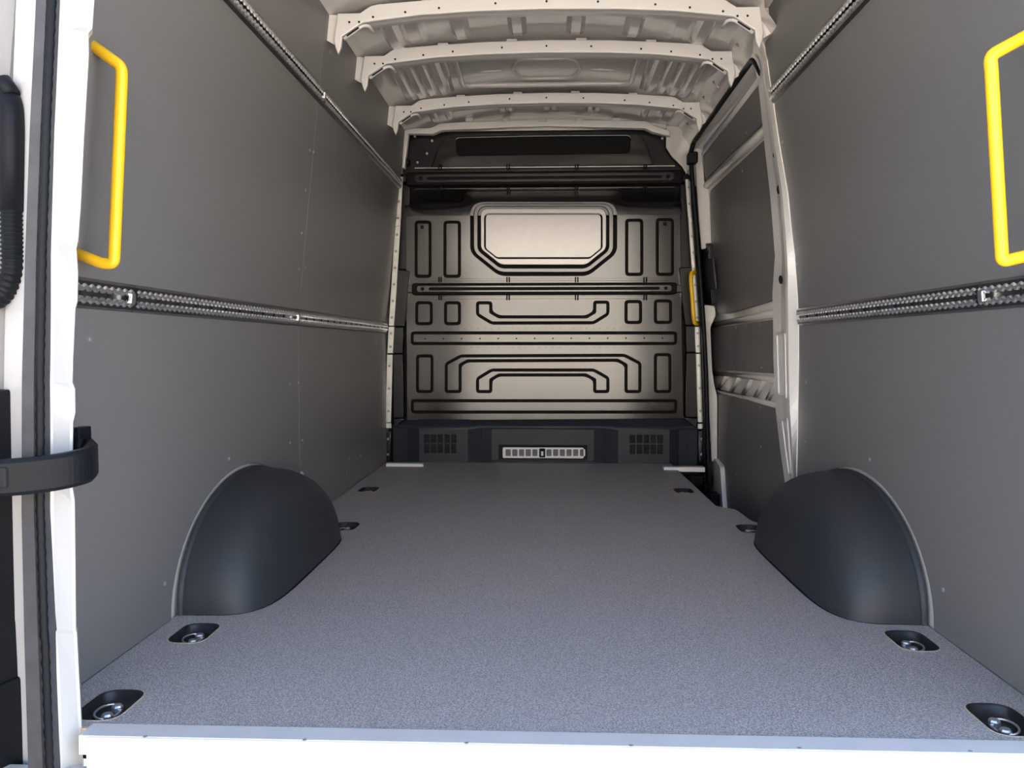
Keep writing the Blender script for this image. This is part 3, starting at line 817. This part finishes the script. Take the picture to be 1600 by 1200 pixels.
# raised pressings of the door frame
for a, b, rr in (((1104,290),(1235,168),0.018), ((1100,240),(1190,122),0.014)):
    p, q = at_wall(*a, OFF + 0.004), at_wall(*b, OFF + 0.004)
    obj('frame_bead', tube([p, q], rr, 4), 'wprimer', dr, smooth=True)
p, q = at_wall(1116,507,OFF), at_wall(1235,486,OFF); obj('frame_bead', tube([p, q], 0.016, 4), 'wprimer', dr, smooth=True)
for a, b in (((1116,583),(1240,596)), ((1120,610),(1240,640))):
    p, q = at_wall(*a, OFF), at_wall(*b, OFF); obj('frame_bead', tube([p, q], 0.012, 4), 'wprimer', dr, smooth=True)
for k in range(5):
    a = (1124 + 19*k, 606 + 4.5*k); b = (1136 + 20*k, 588 + 2*k)
    p, q = at_wall(*a, OFF+0.006), at_wall(*b, OFF+0.006); obj('frame_bead', tube([p, q], 0.012, 3), 'wprimer', dr, smooth=True)
for p in ((1152,222),(1166,208),(1144,235),(1160,267),(1122,250)):
    q = at_wall(*p, OFF); obj('rivet', rivet_me, None, dr, loc=q, rot=rot_to((-1,0,-SLOPE)))
for p in ((1167,471),(1166,508),(1188,506),(1150,512),(1170,572),(1190,575),(1148,574),(1166,629),(1188,636),(1142,622),(1189,698),(1150,741)):
    q = at_wall(*p, OFF); obj('rivet', rivet_me, None, dr, loc=q, rot=rot_to((-1,0,0)))
# black inner handle of the door
hm_ = dpan([(1098,391),(1111,381),(1114,382),(1121,477),(1102,472),(1099,463)], 1, 'door_handle', 'ltrim', up=0.03, t=0.03, r=0.015)
def hpan(pts, up, t, m, name):
    fr = WALL[1, 1] @ Matrix.Translation((0, 0, -OFF)); ps = []
    for p in pts:
        q = at_wall(*p, OFF - up); ps.append((q.y, vv(q.z)))
    return obj(name, plate([tuple(x) for x in fillet(ps, 0.008, 2)], fr, t, bevel=0.002, up=up), m, hm_)
hpan([(1100,405),(1113,404),(1118,452),(1103,453)], 0.038, 0.010, 'rubber', 'grip')
for p in ((1108,393.5),(1114,461.5)):
    q = at_wall(*p, OFF - 0.036); obj('screw_recess', disc_mesh(0.012,0.001,12), 'dark', hm_, loc=q + Vector((-0.002,0,0)), rot=rot_to((-1,0,-SLOPE)))
# lower end of the door: white corner casting and black roller
dpan([(1112,722),(1122,716),(1131,730),(1136,800),(1124,800),(1117,760)], 0, 'lower_corner', 'white', up=0.02, t=0.03, r=0.02)
q = at_wall(1104, 750, 0.0)
obj('roller_arm', bbox((q.x-0.10, q.y-0.03, q.z-0.028), (q.x+0.03, q.y+0.03, q.z+0.026), 0.008, 2), 'plastic', dr)
obj('roller', tube([(q.x-0.13, q.y+0.01, q.z), (q.x-0.075, q.y+0.01, q.z)], 0.03, 4), 'plastic', dr, smooth=True)
q = at_wall(1116, 775, 0.0)
obj('roller_bracket', bbox((q.x-0.03, q.y-0.05, q.z-0.06), (q.x+0.02, q.y+0.03, q.z+0.02), 0.006), 'plastic', dr)
obj('cab_light_block', join([box((0.862, YB + 0.05, -0.3), (0.868, 5.5, 1.96)), box((0.862, 5.49, -0.3), (1.06, 5.5, 1.96)), box((0.68, YB + 0.055, -0.3), (0.87, YB + 0.065, -0.01))]), 'dark', dr)  # added sheets that stop outside light leaking in past the bulkhead
# step well below the door
obj('step_well', box((XS - 0.01, 3.0, -0.22), (1.03, 5.5, -0.20)), 'plastic', dr)
obj('step_riser', box((XS - 0.012, 3.0, -0.21), (XS - 0.004, 4.9, -0.013)), 'plastic', dr)
# rubber seal round the opening
sp = [at_wall(1190,115), at_wall(1182,98), at_wall(1176,93), at_wall(1140,143), at_wall(1100,200), at_wall(1085,221), at_wall(1080,245), at_wall(1086,320), at_wall(1093,400), at_wall(1098,470), at_wall(1101,540), at_wall(1105,620), at_wall(1108,680), at_wall(1107,733)]
front = []
for i, p in enumerate(sp):
    front.append(p)
def front_pt(px, py): return at_y(px, py, 4.50)
sp2 = sp[:5] + [front_pt(*c) for c in ((1084,222),(1079,240),(1083,300),(1088,355),(1094,430),(1099,505),(1103,580),(1105,660),(1107,733),(1109,760))]
obj('door_seal', tube(fillet(sp2, 0.05, 4, cyc=False), 0.0125, 3), 'plastic', dr, smooth=True)
# B pillar strip between seal and bulkhead strip
for yy, m_ in ((4.53, 'black'),):
    obj('front_pillar', plate([(at_y(x_, y_, yy).x, at_y(x_, y_, yy).z) for x_, y_ in ((1078,262),(1081,262),(1092,390),(1101,525),(1108,733),(1109,790),(1101,790),(1100,660),(1095,510),(1087,390),(1082,320))], FY(yy), 0.15, bevel=0.003), m_, dr)
q = at_y(1083, 247, 4.47)
cl = obj('upper_catch', bbox((q.x-0.028,q.y-0.03,q.z-0.03),(q.x+0.022,q.y+0.05,q.z+0.03),0.01,3), 'plastic', dr)
# white front end of the door frame
def ret(pts, y=4.60):
    ps = [at_y(*p, y) for p in pts]
    obj('frame_return', plate([tuple(x) for x in fillet([(p.x, p.z) for p in ps], 0.01, 3)], frame((0, y, 0), (1, 0, 0), (0, 0, 1), (0, -1, 0)), 0.02, bevel=0.004, res=2), 'white', dr)
ret([(1085,234),(1096,228),(1101,285),(1109,300),(1112,385),(1096,390),(1091,330)])
ret([(1100,476),(1117,478),(1119,492),(1110,512),(1113,578),(1116,600),(1121,620),(1121,716),(1112,722),(1106,600)])

# ------------------------------------------------------------------ left rear pillar, seal, open rear door
rp = thing('trim_5', (-0.83, 1.40, -0.1), 'white rear door pillar at the left of the opening', kind='structure')
edge = [(160,-140,96),(152,-60,92),(147,0,88.5),(144,44,87),(138,52,86.5),(138.5,88,85),(131,215,81),(126,320,77),(122,375,75),(119,388,74.5),(121.5,425,73),(121,470,71.5),(117.5,482,71),(114,560,69),(113,598,68.5),(117,608,68.3),(117.5,645,68),(114,660,68),(113,760,68.5),(116.5,782,69),(117.5,870,70),(118.5,984,72),(120,989,73.5),(123,1050,78),(128,1143,82),(132,1250,84)]
rws = []
for xi, y, xo in edge:
    cr_ = xo + 15 + 6 * max(0, 1 - max(y, 0) / 500)
    p0, p1, p2 = at_y(xo - 6, y, 1.314), at_y(cr_, y, 1.326), at_y(xi, y, 1.362)
    rws.append([p0 + Vector((-0.10, 0.06, 0)), p0 + Vector((-0.012, 0.012, 0)), p0, p1, p2 + Vector((-0.003,-0.004,0)), p2, Vector((p2.x - 0.012, 1.385, p2.z)), Vector((-max(wall_x(p2.z), 0.80) - 0.02, 1.44, p2.z))])
obj('pillar_skin', loft(rws), 'wdim', rp, smooth=False)
# seal
path = [(73,-120,30),(71,0,30),(62,200,31),(55,400,32),(51,600,34),(51,800,35),(57,1000,38),(64,1200,40),(66,1300,40)]
sealL = []
for x, y, w in path:
    l, c, r = at_y(x - w/2, y, 1.300), at_y(x + w*0.12, y, 1.294), at_y(x + w/2, y, 1.307)
    sealL.append([l + Vector((-0.004,0.05,0)), l, l + Vector((0.003,-0.004,0)), c + Vector((-0.002,-0.001,0)), c + Vector((0,0.005,0)), c + Vector((0.002,-0.001,0)), c*0.5 + r*0.5 + Vector((0,-0.006,0)), r, r + Vector((0.002,0.03,0))])
seal = tag(obj('door_seal', loft(sealL), 'rubber', None, smooth=False), 'black rubber door seal running down the left rear pillar', 'door seal')
pts = []; n = 150
rad = []
for k in range(n):
    s = k / (n - 1) * (len(path) - 1); i = min(int(s), len(path) - 2); f = s - i
    x = path[i][0] + (path[i+1][0]-path[i][0])*f + 0.36*(path[i][2]); y = path[i][1] + (path[i+1][1]-path[i][1])*f
    pts.append(at_y(x, y, 1.295)); rad.append(1.0 if k % 2 else 0.8)
obj('ribbed_bead', tube(pts, 0.0075, 2, radii=rad), 'plastic', seal, smooth=False)

# rear door opened past ninety degrees, only its hinge edge is in view
HX, HY, ang = -0.895, 1.47, math.radians(20)
du = Vector((-math.sin(ang), -math.cos(ang), 0)); dn = Vector((math.cos(ang), -math.sin(ang), 0))
FD = frame((HX, HY, 0), du, (0,0,1), dn)
rd = thing('door_2', (HX, HY, -0.3), 'open white rear door at the left edge with black lower trim', kind='structure')
obj('door_frame', plate([(0,-0.35),(0.72,-0.35),(0.72,1.86),(0,1.86)], FD, 0.05, bevel=0.006, res=2), 'wdim', rd)
obj('hinge_return', plate([(-0.012,-0.35),(0.03,-0.35),(0.03,1.86),(-0.012,1.86)], FD, 0.02, bevel=0.004, up=0.008), 'wdim', rd)
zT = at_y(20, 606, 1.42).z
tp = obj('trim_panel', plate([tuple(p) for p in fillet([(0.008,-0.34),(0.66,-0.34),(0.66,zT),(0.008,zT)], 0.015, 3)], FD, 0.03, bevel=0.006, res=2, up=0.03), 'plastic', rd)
zM = at_y(20, 1030, 1.42).z
obj('trim_step', plate([(0.004,-0.34),(0.66,-0.34),(0.66,zM - 0.03),(0.03,zM - 0.005),(0.004,zM)], FD, 0.02, bevel=0.004, up=0.038), 'plastic', tp)
for py in (935,1050,1137):
    z = at_y(40, py, 1.45).z
    obj('clip_hole', disc_mesh(0.012,0.001,12), 'dark', tp, loc=FD @ Vector((0.02, z, 0.0385)), rot=rot_to(dn))

# cable hose
hs = thing('cable_hose', at_y(0, 470, 1.36), 'black cable hose with corrugated lower half beside the left pillar', 'hose')
el = [at_y(-30,150,1.40), at_y(2,141,1.37), at_y(17,160,1.352), at_y(19,200,1.35), at_y(18,330,1.35)]
obj('elbow', tube(fillet(el, 0.035, 6, cyc=False), 0.0195, 5), 'plastic', hs, smooth=True)
obj('cap', tube([at_y(-20,136,1.36), at_y(8,130,1.355), at_y(18,148,1.35)], 0.014, 4), 'plastic', hs, smooth=True)
co = fillet([at_y(18,326,1.35), at_y(21,430,1.35), at_y(0,468,1.36), at_y(-60,478,1.37)], 0.06, 10, cyc=False)
dense = []
for a_, b_ in zip(co[:-1], co[1:]):
    L = (b_ - a_).length; m_ = max(1, int(L / 0.0018))
    for k in range(m_): dense.append(a_ + (b_ - a_) * k / m_)
obj('corrugated_hose', tube(dense, 0.0185, 4, radii=[1.0 if (k // 2) % 2 else 0.86 for k in range(len(dense))]), 'plastic', hs, smooth=False)

# door check arm
ck = thing('door_check_arm', at_y(140, 750, 1.39), 'black curved door check arm crossing the left pillar', 'door check')
ctr = fillet([at_y(135,708,1.47), at_y(145,716,1.40), at_y(136,727,1.32), at_y(95,737,1.275), at_y(40,744,1.25), at_y(-20,748,1.235), at_y(-160,752,1.22)], 0.05, 6, cyc=False)
rws = []
for k, p in enumerate(ctr):
    tdir = (ctr[min(k+1, len(ctr)-1)] - ctr[max(k-1, 0)]); tdir.z = 0; tdir.normalize()
    nn = Vector((-tdir.y, tdir.x, 0)); h = 0.0285; w = 0.011
    prof = [(-w,-h+0.006),(-w+0.005,-h),(w-0.005,-h),(w,-h+0.006),(w,h-0.006),(w-0.005,h),(-w+0.005,h),(-w,h-0.006)]
    rws.append([p + nn * x + Vector((0,0,z)) for x, z in prof])
obj('arm', loft(rws, close=True), 'plastic', ck, smooth=False)
a = at_y(4, 747, 1.228)
obj('arm_slot', bbox((a.x-0.06, 1.227, a.z-0.016), (a.x+0.005, 1.236, a.z+0.016), 0.003), 'dark', ck)
q = at_y(122, 684, 1.43)
obj('bracket', bbox((q.x-0.012, 1.42, q.z-0.03), (q.x+0.008, 1.46, q.z+0.018), 0.002), 'plastic', ck)
obj('pin', tube([(q.x+0.004,1.425,q.z-0.04),(q.x+0.004,1.425,q.z+0.0)], 0.007, 3), 'plastic', ck, smooth=True)

# long yellow grab handles
def handle(label, y, pts):
    P3 = [at_y(px, py, y) for px, py in pts]
    sd = -1 if P3[2].x < 0 else 1
    P3[0].x = sd*0.885; P3[-1].x = sd*0.885
    t = thing('grab_handle', (P3[-1].x, y, P3[-1].z), label, 'grab handle', 'yellow grab handles')
    obj('bar', tube(fillet(P3, 0.045, 7, cyc=False), 0.0108, 5), 'yellow', t, smooth=True)
    for p in (P3[0], P3[-1]):
        f = disc_mesh(0.024, 0.005, 16); obj('foot', f, 'yellow', t, loc=p + Vector((sd*(0.005 - (0.0 if p.z < 0.9 else 0.04)),0,0)), rot=rot_to((-sd,0,0)))
handle('tall yellow grab handle on the left by the white door pillar', 1.545, [(98,48),(190,104),(190,125),(178,412),(160,412),(88,396)])
handle('tall yellow grab handle at the right edge of the frame', 1.475, [(1660,20),(1547,87),(1549,110),(1566,409),(1585,404),(1660,388)])

# roof rear edge and right rear pillar (close the opening round the camera side)
re = thing('trim_6', (0, 1.26, 1.8), 'white rear roof edge above the door opening', kind='structure')
obj('rear_header', bbox((-0.92, 1.08, 1.84), (0.92, 1.40, 1.99), 0.03, 3), 'wdim', re)
obj('right_pillar', bbox((0.86, 1.34, -0.1), (0.98, 1.43, 1.95), 0.01), 'wdim', re)
